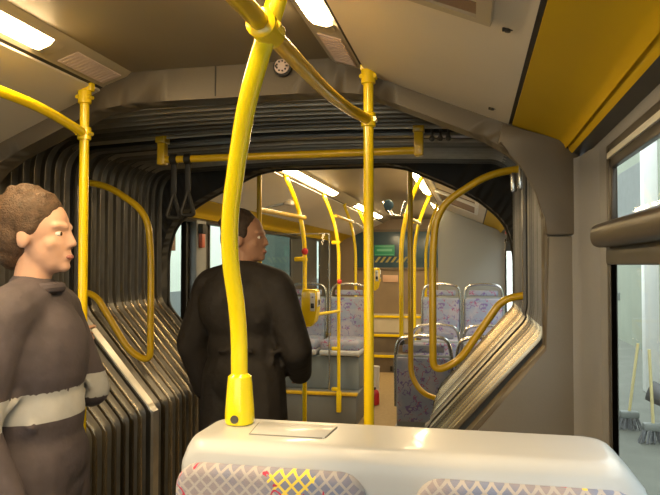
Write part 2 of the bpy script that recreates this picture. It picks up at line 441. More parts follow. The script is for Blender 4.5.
# doors on the left of the rear section
def door(n, y0, y1, label):
    t = thing('door_%d' % n, label, 'door', (WL, (y0+y1)/2, .1), None, 'structure')
    bm = bmn(); f = .035
    box(bm, (WL-.04, y0, .1), (WL+.01, y0+f, 1.86), .006); box(bm, (WL-.04, y1-f, .1), (WL+.01, y1, 1.86), .006)
    box(bm, (WL-.04, y0+f, .1), (WL+.01, y1-f, .2), .006); box(bm, (WL-.04, y0+f, 1.83), (WL+.01, y1-f, 1.86), .006)
    obj('door_frame', bm, M['black'], t)
    bm = bmn(); box(bm, (WL-.025, y0+.02, .15), (WL-.019, y1-.02, 1.84)); obj('pane', bm, M['glass'], t)
    return t
d1 = door(1, 4.06, 4.52, 'glazed door leaf nearest the bellows, pale wall showing through')
bm = bmn(); box(bm, (WL+.012, 4.17, 1.60), (WL+.018, 4.28, 1.84)); obj('sticker', bm, M['brown'], d1)
door(2, 4.90, 5.5, 'glazed door leaf beyond the grey post with the orange box')
bm = bmn(); box(bm, (WL, 4.53, 0), (WL+.07, 4.72, 1.85), .02); struct('trim_60', bm, M['greydark'], 'grey post between the two door leaves', 'post')
bm = bmn(); extr(bm, [(WL, 1.82), (WL+.05, 1.82), (WL+.07, 1.84), (WL+.05, 1.85), (WL, 1.85)], 'y', 4.0, 7.6)
struct('trim_61', bm, M['darkmetal'], 'dark header casing above the left doors', 'casing')

# ------------------------------------------------------------------ arches at both ends of the bellows
INN = [(0, 2.105), (.38, 2.105), (.53, 2.085), (.76, 1.985), (.90, 1.925), (.98, 1.875), (1.035, 1.82), (1.075, 1.735), (1.09, 1.65), (1.09, 1.235), (.64, .705), (.64, 0)]
OUT = [(0, 2.235), (.38, 2.235), (.53, 2.175), (.76, 2.065), (.96, 1.98), (1.08, 1.93), (1.19, 1.895), (1.215, 1.80), (1.215, 1.65), (1.215, 1.24), (1.215, .80), (1.215, 0)]
def arch(y0, y1, m, inn, out, bev=.012):
    bm = bmn()
    def densify(p, k=5):
        o = []
        for a, b in zip(p, p[1:]):
            for j in range(k): t = j/k; o.append((a[0]*(1-t)+b[0]*t, a[1]*(1-t)+b[1]*t))
        return o+[p[-1]]
    I, O = densify(inn), densify(out)
    def full(p): return [(X0-a, b) for a, b in p[::-1]] + [(X0+a, b) for a, b in p[1:]]
    I, O = full(I), full(O); n = len(I)
    vi = [[bm.verts.new((a, y, b)) for a, b in I] for y in (y0, y1)]
    vo = [[bm.verts.new((a, y, b)) for a, b in O] for y in (y0, y1)]
    # softened inner nose
    vn = [bm.verts.new((a + (X0-a)*.012/1.0*0, y0, b)) for a, b in I]
    for v in vn: bm.verts.remove(v)
    for k in range(n-1):
        bm.faces.new((vi[0][k], vi[0][k+1], vo[0][k+1], vo[0][k])); bm.faces.new((vi[1][k], vo[1][k], vo[1][k+1], vi[1][k+1]))
        bm.faces.new((vi[0][k], vi[1][k], vi[1][k+1], vi[0][k+1])); bm.faces.new((vo[0][k], vo[0][k+1], vo[1][k+1], vo[1][k]))
    for k in (0, n-1): bm.faces.new((vi[0][k], vo[0][k], vo[1][k], vi[1][k]))
    es = [e for e in bm.edges if e.calc_length() > 1e-4 and all(any(v is q for q in vi[0]) for v in e.verts)]
    bmesh.ops.bevel(bm, geom=es, offset=bev, segments=3, profile=.5, affect='EDGES')
    return bm
ta = thing('gangway_arch', 'beige brown arch framing the near mouth of the bellows', 'arch', (X0, 2.24, 0), None, 'structure')
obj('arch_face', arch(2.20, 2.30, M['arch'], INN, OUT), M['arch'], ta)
# proud upper casings, ending in a ledge over the jamb
for s in (1, -1):
    cas = [(1.092, 1.595), (1.195, 1.595), (1.195, 1.88), (1.10, 1.915), (.96, 1.965), (.945, 1.90), (.985, 1.873), (1.03, 1.82), (1.072, 1.735), (1.090, 1.65)]
    bm = bmn(); extr(bm, [(xs(a, s), b) for a, b in cas], 'y', 2.18, 2.215)
    bmesh.ops.bevel(bm, geom=list(bm.edges), offset=.008, segments=2, profile=.5, affect='EDGES')
    obj('corner_casing', bm, M['arch'], ta)
    bm = bmn()   # rounded corner fill between jamb and side wall
    prof = [(xs(1.216, s), 1.95), (xs(1.216, s), 2.20), (xs(1.165, s), 2.20), (xs(1.185, s), 2.17), (xs(1.195, s), 2.13), (xs(1.20, s), 2.05)]
    extr(bm, prof, 'z', .3, 1.84); obj('corner_fill', bm, M['archlight'], ta)
    bm = bmn()   # added plate, its paler colour standing in for light on the jamb
    extr(bm, [(xs(a, s), b) for a, b in [(1.098, 1.225), (.655, .692), (.655, .04), (1.208, .04), (1.208, 1.592), (1.098, 1.592)]], 'y', 2.188, 2.205)
    bmesh.ops.bevel(bm, geom=list(bm.edges), offset=.006, segments=2, profile=.5, affect='EDGES')
    obj('lit_jamb_panel', bm, M['jamb'], ta)
bm = bmn(); box(bm, (-.907, 2.197, 2.112), (-.903, 2.203, 2.226)); obj('panel_seam', bm, M['black'], ta)
tr = thing('gangway_arch', 'dark arch framing the far mouth of the bellows', 'arch', (X0, 3.92, 0), None, 'structure')
OUTR = [(0, 2.235), (.38, 2.235), (.53, 2.235), (.76, 2.235), (.96, 2.235), (1.08, 2.2), (1.19, 2.1), (1.215, 1.90), (1.215, 1.65), (1.215, 1.5), (1.215, 1.24), (1.215, .80), (1.215, 0)]
INR = [(0, 2.112), (.36, 2.112), (.48, 2.09), (.67, 2.006), (.80, 1.945), (.907, 1.885), (1.01, 1.796), (1.06, 1.73), (1.09, 1.64), (1.105, 1.55), (1.105, 1.235), (.64, .705), (.64, 0)]  # thick black face also stands in for shade at the bellows edge
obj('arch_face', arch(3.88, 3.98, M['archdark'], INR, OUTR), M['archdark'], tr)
bm = bmn(); pts = [(X0 + a*s, 3.985, b) for s in (1,) for a, b in INR]
full = [(X0-a, 3.985, b) for a, b in INR[::-1]] + [(X0+a, 3.985, b) for a, b in INR[1:]]
tube(bm, fillet(full, .05, 4), .012, 8); obj('arch_lip', bm, M['archdark'], tr)

# ------------------------------------------------------------------ the bellows
BEL = [(.675, .02), (.675, .80), (1.085, 1.265), (1.10, 1.32), (1.10, 1.93), (1.09, 2.0), (1.055, 2.055), (.99, 2.088), (.6, 2.105), (.3, 2.115), (0, 2.118)]
def belprof():
    p3 = [Vector((a, b, 0)) for a, b in BEL]
    f = fillet(p3, [.0, .03, .04, .03, .03, .03, .03, .03, .02, .02, 0], 4)
    right = [(v.x, v.y) for v in f]
    fullp = [(X0+a, b) for a, b in right] + [(X0-a, b) for a, b in right[::-1][1:]]
    # outward normals
    out = []
    n = len(fullp)
    for i in range(n):
        a, b = fullp[max(0, i-1)], fullp[min(n-1, i+1)]
        t = Vector((b[0]-a[0], b[1]-a[1]))
        nn = Vector((t.y, -t.x)).normalized() if t.length > 1e-9 else Vector((1, 0))
        out.append((fullp[i], nn))
    return out
BP = belprof()
def sweep(bm, stations):
    rings = []
    for y, d in stations:
        rings.append([bm.verts.new((p[0]+nn.x*d*q, y, p[1]+nn.y*d*q)) for (p, nn), q in zip(BP, [1 if d > 0 else (.9 if abs(nn.x*nn.y) > .3 and p[1] < 1.3 else 2.0) for p, nn in BP])])
    for a, b in zip(rings, rings[1:]):
        for k in range(len(a)-1): bm.faces.new((a[k], a[k+1], b[k+1], b[k]))
    return rings
tb = thing('gangway_bellows', 'grey folded concertina bellows joining the two bus sections', 'bellows', (X0, 3.1, 0))
def fold(y, p):
    bm = bmn(); w = p*.5
    st = [(y-w, .002)]
    for k in range(1, 10):
        a = k/10
        st.append((y-w+p*a, .002 + .042*math.sin(PI*a)**.8))
    st.append((y+w, .002))
    sweep(bm, st)
    for fc in bm.faces:
        c = fc.calc_center_median()
        fc.material_index = 1 if c.z < 1.285 else 0
    f = obj('fold', bm, [M['rubber'], M['fold_plate']], tb, angle=60)
    bm = bmn(); e = .0035
    sweep(bm, [(y-w-e, .012), (y-w-e, -.002), (y-w-e*.5, -.006), (y-w+e*.5, -.006), (y-w+e, -.002), (y-w+e, .012)])
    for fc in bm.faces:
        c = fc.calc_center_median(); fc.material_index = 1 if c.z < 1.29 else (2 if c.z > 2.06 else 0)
    obj('rib', bm, [M['rib'], M['rib_lit'], M['rib_roof_lit']], f, angle=60)
NA, NB = 8, 11
HY = 2.93
pa = (HY-.03-2.30)/NA
for k in range(NA): fold(2.30+pa*(k+.5), pa)
bm = bmn(); sweep(bm, [(HY-.02, .05), (HY-.02, .0), (HY-.015, -.012), (HY+.04, -.012), (HY+.045, .0), (HY+.045, .05)]); 
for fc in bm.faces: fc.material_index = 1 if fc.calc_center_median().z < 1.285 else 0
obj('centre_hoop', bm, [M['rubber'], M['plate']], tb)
bm = bmn(); sweep(bm, [(HY-.032, .05), (HY-.032, -.006), (HY-.02, -.006), (HY-.02, .05)]); obj('hoop_seal', bm, M['black'], tb)
pb = (3.88-HY-.05)/NB
for k in range(NB): fold(HY+.05+pb*(k+.5), pb)

# ------------------------------------------------------------------ ceiling lamps
def lamp(s, y0, y1, label, m, group):
    t = thing('ceiling_light', label, 'ceiling light', (xs(.44, s), (y0+y1)/2, 2.19), group)
    def zz(a): return 2.205 - (a-.40)/(.085)*.027
    bm = bmn()
    pr = [(.408, zz(.408)-.001), (.425, zz(.425)-.010), (.462, zz(.462)-.010), (.478, zz(.478)-.001)]
    extr(bm, [(xs(a, s), b) for a, b in pr], 'y', y0, y1); obj('diffuser', bm, m, t)
    for ya, yb in ((y0-.05, y0), (y1, y1+.05)):
        bm = bmn(); extr(bm, [(xs(a, s), b-.002) for a, b in pr], 'y', ya, yb); obj('end_cap', bm, M['strip'], t)
    return t
for s, w in ((1, 'right'), (-1, 'left')):
    lamp(s, .30, 1.78, 'lit ceiling lamp in the %s strip just before the near arch' % w, M['lamp'], 'ceiling lamps')
    lamp(s, -1.55, -.05, 'lit ceiling lamp in the %s strip above the viewer' % w, M['lamp'], 'ceiling lamps')
    lamp(s, 4.12 if s > 0 else 4.45, 6.3 if s > 0 else 6.2, 'lit ceiling lamp in the %s strip just past the far arch' % w, M['lamp_rear'], 'ceiling lamps')
    lamp(s, 7.35, 9.4, 'small far lit ceiling lamp in the %s strip near the end wall' % w, M['lamp_rear'], 'ceiling lamps')

def grille(s, label):
    y0, y1 = 1.9, 2.17
    bm = bmn(); extr(bm, [(xs(.405, s), 2.2), (xs(.48, s), 2.176), (xs(.48, s), 2.18), (xs(.405, s), 2.204)], 'y', y0, y1)
    for k in range(12):
        y = y0+.015+k*.021
        extr(bm, [(xs(.41, s), 2.197), (xs(.475, s), 2.175), (xs(.475, s), 2.179), (xs(.41, s), 2.201)], 'y', y, y+.010)
    return tag(obj('speaker_grille', bm, M['pink']), label, 'speaker', 'speaker grilles')
grille(-1, 'greyish mesh grille at the end of the left light strip'); grille(1, 'mesh grille at the end of the right light strip behind the crossing rail')

# ------------------------------------------------------------------ poster frames on the sloping ceiling panel
def slope_pt(dx, out=0.0):
    n = Vector((.196, .47)).normalized()     # outward normal in (dx,z), pointing away from the panel into the roof
    return (dx - n.x*out, 2.158 - (dx-.51)*(.196/.47) - n.y*out)
def poster(y0, y1, d0, d1, label, pm, fmm=None):
    t = thing('poster_frame', label, 'poster frame', (xs((d0+d1)/2, 1), (y0+y1)/2, 2.0), 'poster frames on the right ceiling panel')
    def slab(bm, ya, yb, a, b, o0, o1):
        q = [slope_pt(a, o0), slope_pt(b, o0), slope_pt(b, o1), slope_pt(a, o1)]
        extr(bm, [(X0+p[0], p[1]) for p in q], 'y', ya, yb)
    bm = bmn(); w = .028
    slab(bm, y0, y1, d0, d0+w, 0, .016); slab(bm, y0, y1, d1-w, d1, 0, .016); slab(bm, y0, y0+w, d0+w, d1-w, 0, .016); slab(bm, y1-w, y1, d0+w, d1-w, 0, .016)
    obj('frame', bm, fmm or M['strip'], t)
    bm = bmn(); slab(bm, y0+w, y1-w, d0+w, d1-w, .002, .006); obj('poster', bm, pm, t)
    bm = bmn(); slab(bm, y1-w-.05, y1-w, d0+w, d1-w, .002, .010); obj('lower_strip', bm, M['brown'], t)
poster(.65, 1.335, .58, .905, 'framed poster on the pale sloping ceiling near the yellow duct cover', M['poster'])
poster(4.55, 5.35, .56, .92, 'pale framed panel on the rear right ceiling just past the far arch', M['panel'], M['white'])
poster(5.55, 6.35, .56, .92, 'pale framed panel on the rear right ceiling, second past the far arch', M['brown'], M['white'])
for (y, dx) in ((1.36, .935), (2.06, .925)):
    bm = bmn(); a = slope_pt(dx, .0); cyl(bm, (X0+a[0], y, a[1]), (X0+a[0]-.001, y, a[1]-.006), .006); box(bm, (X0+a[0]-.012, y-.004, a[1]-.004), (X0+a[0]+.012, y+.004, a[1]+.004), .002)
    tag(obj('panel_screw', bm, M['black']), 'dark fastener on the sloping ceiling panel %s' % ('beside the poster frame' if y < 1.8 else 'close to the near arch'), 'fastener')

# round slotted vent on the arch
t = thing('round_vent', 'small round slotted vent with a pinkish ring on the near arch', 'vent', (-.648, 2.2, 2.198))
c = Vector((-.648, 2.195, 2.198))
bm = bmn(); lathe(bm, c, (0, -1, 0), [(0, .034), (.012, .034), (.016, .028), (.016, .0)]); obj('housing', bm, M['black'], t)
bm = bmn()
lathe(bm, c+Vector((0, -.0165, 0)), (0, -1, 0), [(0, .0265), (.004, .0265), (.006, .023), (.004, .010), (.0, .010)]); obj('ring', bm, M['pink'], t)
bm = bmn()
for k in range(9):
    a = 2*PI*k/9; p = c + Vector((.0175*math.cos(a), -.021, .0175*math.sin(a))); cyl(bm, p, p+Vector((0, -.003, 0)), .0032, 8)
obj('slot', bm, M['black'], t)

# ------------------------------------------------------------------ handrails and poles
PR = .0175
def clamp(p, axis, parent, m, r=PR, L=.05):
    bm = bmn(); p = Vector(p); ax = Vector(axis).normalized()
    lathe(bm, p - ax*L/2, ax, [(0, r+.002), (.003, r+.007), (L-.003, r+.007), (L, r+.002)], 18)
    s = ax.cross(Vector((0, 1, 0)));
    if s.length < .1: s = Vector((1, 0, 0))
    s.normalize()
    for k in (-1, 1):
        q = p + s*(r+.004)*k; cyl(bm, q-Vector((0, .016, 0)), q+Vector((0, .016, 0)), .008, 10)
    return obj('clamp', bm, m, parent)

def flange(p, axis, parent, m, r=.036):
    bm = bmn(); lathe(bm, p, axis, [(0, r), (.006, r), (.012, r*.75), (.045, PR+.006), (.06, PR+.004)], 20)
    return obj('flange', bm, m, parent)

def pole(name, label, pts, m, rad=.12, r=PR, group=None, seg=16):
    P = [Vector(p) for p in pts]
    base = min(P, key=lambda q: q.z)
    t = thing(name, label, 'pole' if name == 'grab_pole' else 'handrail', base, group)
    bm = bmn(); tube(bm, fillet(P, rad, 8), r, seg); obj('tube', bm, m, t)
    return t

def sleeve(p, h, parent, m):
    bm = bmn(); lathe(bm, p, (0, 0, 1), [(0, .031), (.006, .033), (.03, .032), (h-.02, .0275), (h-.006, .026), (h, .019)], 24)
    return obj('foot_sleeve', bm, m, parent)

GP = 'yellow grab poles'
# 1: big foreground pole standing on the seat shell
F1 = Vector((-.503, 1.37, 1.152))
t = pole('grab_pole', 'thick bright yellow bent pole standing on the front seat back',
         [F1, (-.505, 1.37, 1.375), (-.513, 1.33, 1.515), (-.497, 1.29, 1.61), (-.462, 1.24, 1.715), (-.417, 1.17, 1.815), (-.353, 1.10, 1.923), (-.318, 1.085, 2.01), (-.318, 1.08, 2.195)], M['yellow_bright'], [0, .07, .06, .1, .1, .1, .1, .1, 0], .0185, GP, 22)
p1 = t
sleeve(F1, .108, t, M['yellow_bright'])
bm = bmn(); cyl(bm, F1+Vector((.0, -.030, .014)), F1+Vector((0, -.0345, .014)), .009, 14); obj('screw_slot', bm, M['darkmetal'], t)
flange((-.318, 1.08, 2.195), (0, 0, -1), t, M['yellow'])
# 2: straight centre pole
t = pole('grab_pole', 'straight yellow pole right of the bent pole, topped under the near arch', [(-.335, 2.14, 0), (-.335, 2.14, 2.185)], M['yellow'], .1, .0172, GP)
p2 = t
clamp((-.335, 2.14, 2.13), (0, 0, 1), t, M['yellow']); clamp((-.335, 2.14, 1.985), (0, 0, 1), t, M['yellow']); flange((-.335, 2.14, 0), (0, 0, 1), t, M['yellow'])
bm = bmn(); box(bm, (-.362, 2.125, 2.15), (-.335, 2.155, 2.20), .006); obj('top_bracket', bm, M['yellow'], t)
# 3: left pole
t = pole('grab_pole', 'straight yellow pole on the left beside the near passenger', [(-1.395, 2.14, 0), (-1.395, 2.14, 2.185)], M['yellow'], .1, .0172, GP)
p3 = t
clamp((-1.395, 2.14, 2.12), (0, 0, 1), t, M['yellow']); clamp((-1.395, 2.14, 1.985), (0, 0, 1), t, M['yellow']); flange((-1.395, 2.14, 0), (0, 0, 1), t, M['yellow'])
bm = bmn(); box(bm, (-1.405, 2.125, 2.14), (-1.36, 2.155, 2.19), .006); obj('top_bracket', bm, M['yellow'], t)
def stop_button(p, parent, r=.019):
    bm = bmn(); p = Vector(p); lathe(bm, p, (.35, -1, 0), [(0, r*1.1), (.008, r*1.15), (.014, r), (.022, r*.75), (.025, r*.3)], 16)
    return obj('stop_button', bm, M['red'], parent)
stop_button((-1.38, 2.122, 1.07), t)
# overhead rails
t = pole('overhead_rail', 'yellow overhead rail crossing the bent pole and ending on the straight pole',
         [(-.36, -1.2, 1.90), (-.357, 1.1, 1.922), (-.378, 1.65, 1.962), (-.376, 1.95, 1.985), (-.335, 2.14, 1.985)], M['yellow_old'], .25, .0172, 'yellow overhead rails')
t['label'] = 'yellow overhead rail crossing the bent pole and ending on the straight pole'
RAIL_R = t
clamp((-.357, 1.10, 1.922), (0, 1, 0), t, M['yellow'], .02, .07)
t = pole('overhead_rail', 'yellow overhead rail at the upper left ending on the left pole',
         [(-1.375, -1.2, 2.0), (-1.375, 1.2, 2.015), (-1.375, 1.85, 2.02), (-1.395, 2.14, 1.985)], M['yellow'], .25, .0172, 'yellow overhead rails')
# loops on the bellows hoop
def loop(s, y, label):
    pts = [(xs(1.09, s), y, 1.925), (xs(.93, s), y, 1.90), (xs(.71, s), y, 1.76), (xs(.688, s), y, 1.55), (xs(.688, s), y, 1.02), (xs(.80, s), y, 1.07), (xs(.99, s), y, 1.35), (xs(1.095, s), y, 1.37)]
    t = pole('bellows_handrail', label, pts, M['yellow_old'], [0, .1, .22, .2, .10, .10, .06, 0], .0165, 'looped handrails in the bellows')
    return t
lp = loop(1, 2.95, 'looped yellow handrail on the right side of the bellows')
bm = bmn(); box(bm, (xs(1.03, 1), 2.935, 1.82), (xs(1.055, 1), 2.965, 1.905), .006); box(bm, (xs(1.06, 1), 2.93, 1.83), (xs(1.085, 1), 2.96, 1.93), .006); obj('bracket', bm, M['steel'], lp)
loop(-1, 2.95, 'looped yellow handrail on the left side of the bellows behind the left pole')
# far mouth rails: upright with a hooked foot
for s, lab in ((1, 'dull gold upright rail at the far bellows mouth with a hooked foot'), (-1, 'dull gold upright rail behind the head of the dark coated passenger')):
    t = pole('bellows_handrail', lab, [(xs(.49, s), 4.03, 2.17), (xs(.49, s), 4.03, .82), (xs(.56, s), 4.0, .72), (xs(.66, s), 3.95, .70)], M['yellow_old'], .09, .0165, 'looped handrails in the bellows')
# cross bar in the bellows roof, with strap hangers
t = thing('cross_rail', 'yellow cross rail under the bellows roof', 'handrail', (X0, 2.83, 1.97))
bm = bmn(); tube(bm, [(-1.45, 2.83, 1.998), (-.205, 2.83, 1.998)], .0172, 16); obj('tube', bm, M['yellow_old'], t)
for x in (-1.43, -.222):
    bm = bmn(); box(bm, (x-.02, 2.81, 1.973), (x+.02, 2.85, 2.08), .006); box(bm, (x-.024, 2.80, 2.075), (x+.024, 2.86, 2.12), .004); obj('bracket', bm, M['yellow_old'], t)
def strap(x, y, z, label, L=.20):
    t = thing('strap_hanger', label, 'hanging strap', (x, y, z), 'hanging straps')
    bm = bmn(); lathe(bm, (x-.017, y, z), (1, 0, 0), [(0, .02), (.003, .025), (.031, .025), (.034, .02)]); obj('collar', bm, M['black'], t)
    bm = bmn(); box(bm, (x-.014, y-.004, z-L*.55), (x+.014, y+.004, z-.015), .002); obj('strap', bm, M['black'], t)
    bm = bmn(); c = z-L*.55-.05
    tube(bm, fillet([(x, y, c+.05), (x-.026, y-.02, c-.06), (x+.026, y+.02, c-.06), (x, y, c+.05)], .02), .010, 8); obj('grip', bm, M['black'], t)
strap(-1.372, 2.83, 1.998, 'black strap hanger nearest the left bracket of the cross rail', .30)
strap(-1.30, 2.83, 1.998, 'black strap hanger second from the left bracket of the cross rail', .28)
t = thing('coat_hook', 'dark hooks beside the right bracket of the cross rail', 'hook', (-.15, 2.83, 2.05))
for k in range(3):
    bm = bmn(); x = -.165+k*.035; cyl(bm, (x, 2.83, 2.11), (x, 2.83, 2.05), .006, 10); sphere(bm, (x, 2.82, 2.045), .013); obj('hook', bm, M['darkmetal'], t)

# ---- rear section poles
def rpole(x, y, label, ztop, zbot, lean, m=None, group=GP, foot=True):
    """top sits under the light strip (strip side sign from lean), runs down towards the aisle"""
    m = m or M['yellow']
    t = pole('grab_pole', label, [(x-lean, y, ztop), (x-lean*.35, y, ztop-.22), (x, y, ztop-.48), (x, y, zbot)], m, .16, .0165, group)
    bm = bmn(); lathe(bm, (x-lean, y, ztop+.012), (lean*.2, 0, -1), [(0, .03), (.01, .03), (.02, .02)], 16); obj('flange', bm, m, t)
    return t
A = rpole(-1.21, 4.67, 'yellow pole carrying the near ticket validator', 2.165, .0, .15)
stop_button((-1.205, 4.652, 1.60), A, .022)
bm = bmn(); box(bm, (-1.29, 4.65, 1.525), (-1.19, 4.69, 1.56), .012); obj('bracket', bm, M['yellow'], A)
B = rpole(-1.215, 5.955, 'yellow pole in front of the left patterned seat, with a red button', 2.165, .14, .15)
stop_button((-1.205, 5.937, 1.345), B, .021)
for z in (1.71, .72, .345):
    bm = bmn(); box(bm, (-1.285, 5.94, z-.018), (-1.20, 5.97, z+.018), .012); obj('bracket', bm, M['yellow'], B)
bm = bmn(); box(bm, (-1.238, 5.935, .13), (-1.192, 5.987, .33), .012); cyl(bm, (-1.215, 5.94, .2), (-1.215, 5.93, .2), .008); obj('foot_bracket', bm, M['yellow'], B)
Cc = rpole(-1.24, 7.0, 'yellow pole behind the left patterned seat', 2.165, .0, .13)
G = rpole(-1.185, 7.75, 'yellow pole hidden behind the straight centre pole, with the far validator', 2.165, 0, .15)
E = rpole(-.495, 4.67, 'thin yellow pole standing on the corner of the near right seat', 2.165, .97, -.165)
bm = bmn(); lathe(bm, (-.495, 4.67, .93), (0, 0, 1), [(0, .024), (.05, .024), (.055, .018)]); obj('foot_socket', bm, M['black'], E)
Fp = rpole(-.545, 6.35, 'yellow pole at the aisle corner of the far right seats', 2.165, .32, -.145)
bm = bmn(); box(bm, (-.585, 6.335, 1.905), (-.50, 6.365, 1.945), .012); obj('bracket', bm, M['yellow_bright'], Fp)
Fp2 = rpole(-.50, 7.30, 'far yellow pole beside the grey bulkhead', 2.165, .0, -.13)
# low cross pieces
def bar(name, label, pts, m, r=.014, rad=.05, group=None):
    return pole(name, label, pts, m, rad, r, group)
bar('grab_rail', 'yellow rail linking the dull gold upright to the validator pole', [(-1.35, 4.03, 1.86), (-1.30, 4.40, 1.86), (-1.21, 4.67, 1.85)], M['yellow_old'], .0165, .1)
bar('grab_rail', 'short yellow rail from the validator pole to the pole before the left seat', [(-1.21, 4.67, 1.12), (-1.215, 5.955, 1.07)], M['yellow'], .0145)
bar('grab_rail', 'yellow rail high between the two poles left of the aisle', [(-1.245, 5.955, 1.96), (-1.27, 7.0, 1.97)], M['yellow_old'], .0145)
bar('grab_rail', 'pale steel rail high up left of the straight centre pole', [(-1.24, 7.0, 1.96), (-1.185, 7.75, 1.87)], M['steel'], .0145)
bar('grab_rail', 'yellow rail high between the right hand poles', [(-.47, 4.67, 1.86), (-.49, 6.35, 1.90)], M['yellow_old'], .0145)

def validator(x, y, z, label, h=.27, parent_y=-1):
    t = thing('ticket_validator', label, 'ticket validator', (x, y, z-h/2), 'yellow ticket validators')
    bm = bmn()
    pr = [(-.055, -h*.5), (.0, -h*.5), (.03, -h*.38), (.045, -h*.1), (.05, h*.2), (.045, h*.45), (.035, h*.5), (-.06, h*.5), (-.065, h*.4), (-.07, -.1*h)]
    extr(bm, [(x+a, z+b) for a, b in pr], 'y', y-.06, y+.05)
    bmesh.ops.bevel(bm, geom=[e for e in bm.edges], offset=.008, segments=2, profile=.5, affect='EDGES'); obj('housing', bm, M['yellow'], t)
    bm = bmn(); box(bm, (x+.040, y-.05, z+.01), (x+.053, y+.03, z+h*.42), .004); box(bm, (x-.0, y-.066, z-.02), (x+.035, y-.058, z+h*.40), .003); obj('display_plate', bm, M['white'], t)
    bm = bmn(); box(bm, (x+.005, y-.070, z+.0), (x+.03, y-.064, z+.035), .002); obj('slot', bm, M['screen'], t)
    bm = bmn(); box(bm, (x+.045, y-.03, z+.02), (x+.056, y+.01, z+.06), .002); obj('slot', bm, M['screen'], t)
    bm = bmn(); box(bm, (x+.012, y-.070, z+h*.27), (x+.024, y-.064, z+h*.31), .002); obj('lamp_button', bm, M['greydark'], t)
    return t
validator(-1.135, 4.60, 1.19, 'yellow ticket validator beside the dark coated passenger')
validator(-1.115, 7.70, 1.33, 'small far yellow ticket validator just right of the straight centre pole', .27)

# dark device on chrome arms near the right rail
t = thing('mirror_bracket', 'dark bluish round mirror on pale arms beside the far mouth rail', 'mirror', (-.51, 4.60, 1.86))
bm = bmn(); lathe(bm, (-.57, 4.60, 1.93), (-.2, -1, -.2), [(0, .015), (.01, .03), (.022, .038), (.03, .034), (.034, .01)], 20); obj('mirror_head', bm, M['rearglass'], t)
bm = bmn(); tube(bm, [(-.49, 4.62, 1.85), (-.56, 4.60, 1.855), (-.60, 4.60, 1.90)], .008, 8); tube(bm, [(-.49, 4.62, 1.86), (-.46, 4.60, 1.95)], .007, 8); tube(bm, [(-.54, 4.60, 1.86), (-.62, 4.6, 1.95)], .006, 8); obj('arm', bm, M['steel'], t)
# emergency hammer box by the left door
t = thing('hammer_box', 'orange emergency hammer box on the grey door post', 'hammer box', (WL+.09, 4.78, 1.58))
bm = bmn(); box(bm, (WL+.065, 4.56, 1.63), (WL+.10, 4.62, 1.745), .008); obj('case', bm, M['orange'], t)
bm = bmn(); box(bm, (WL+.065, 4.55, 1.735), (WL+.11, 4.63, 1.81), .01); obj('holder', bm, M['black'], t)
# grey lamp arm on the left rear ceiling slope
t = thing('ceiling_camera', 'small pale box with a thin arm on the left rear sloping ceiling', 'camera', (-1.62, 5.6, 2.0))
bm = bmn(); box(bm, (-1.62, 5.5, 2.03), (-1.55, 5.62, 2.075), .012); obj('head', bm, M['panel'], t)
bm = bmn(); tube(bm, [(-1.60, 5.55, 2.05), (-1.80, 5.3, 1.98)], .012, 10); obj('arm', bm, M['greydark'], t)

# ------------------------------------------------------------------ front double seat (in the foreground)
t = thing('double_seat', 'pale grey double seat back with two patterned pads in the foreground', 'seat', (-.15, 1.3, 0))
def shell():
    bm = bmn(); zb, zt = .35, 1.150
    SX = []
    for z, ie, yf, yb in ((zb, 0, 1.214, 1.446), (1.085, 0, 1.214, 1.446), (1.092, 0, 1.214, 1.446), (1.102, .003, 1.214, 1.446), (1.126, .024, 1.215, 1.445), (1.134, .031, 1.218, 1.442), (1.142, .039, 1.224, 1.436), (1.148, .047, 1.233, 1.427), (zt, .058, 1.244, 1.416), (zt+.0004, .066, 1.252, 1.408)):
        SX.append((-.584 + ie*.45, .302 - ie, yf, yb, z))
    rings = []
    rc = .045
    for (a, b, c, d, z) in SX:
        ring = []
        for (cx, cy, a0) in ((b-rc, d-rc, 0), (a+rc, d-rc, 90), (a+rc, c+rc, 180), (b-rc, c+rc, 270)):
            for k in range(7):
                an = R(a0+15*k); ring.append(bm.verts.new((cx+rc*math.cos(an), cy+rc*math.sin(an), z)))
        rings.append(ring)
    for p, q in zip(rings, rings[1:]):
        n = len(p)
        for k in range(n): bm.faces.new((p[k], p[(k+1) % n], q[(k+1) % n], q[k]))
    bm.faces.new(rings[-1]); bm.faces.new(rings[0][::-1])
    return bm
obj('shell', shell(), M['grey'], t, angle=50)
bm = bmn()
pl = [(-.450, 1.285), (-.292, 1.285), (-.285, 1.385), (-.462, 1.385)]
extr(bm, pl, 'z', 1.149, 1.1525); bmesh.ops.bevel(bm, geom=list(bm.edges), offset=.0015, segments=2, profile=.5, affect='EDGES')
ob = obj('lid', bm, M['grey'], t)
bm = bmn(); tube(bm, fillet([(p[0], p[1], 1.1505) for p in pl] + [(pl[0][0], pl[0][1], 1.1505)], .012, 4), .0022, 6); obj('lid_seam', bm, M['greydark'], t)
def pad(x0, x1):
    bm = bmn(); z0, z1, rr = .50, 1.110, .05
    loops = []
    for (y, ins) in ((1.225, 0), (1.205, 0), (1.196, .005), (1.190, .014), (1.189, .024)):
        rg = []
        for (cx, cz, a0) in ((x1-rr, z1-rr, 0), (x0+rr, z1-rr, 90), (x0+rr, z0+rr, 180), (x1-rr, z0+rr, 270)):
            for k in range(7):
                an = R(a0+15*k); rg.append(bm.verts.new((cx+(rr-ins)*math.cos(an), y, cz+(rr-ins)*math.sin(an))))
        loops.append(rg)
    for p, q in zip(loops, loops[1:]):
        n = len(p)
        for k in range(n): bm.faces.new((p[k], p[(k+1) % n], q[(k+1) % n], q[k]))
    bm.faces.new(loops[-1]); bm.faces.new(loops[0][::-1])
    return bm
obj('pad', pad(-.575, -.195), M['fabric_front'], t, angle=60); obj('pad', pad(-.105, .285), M['fabric_front'], t, angle=60)
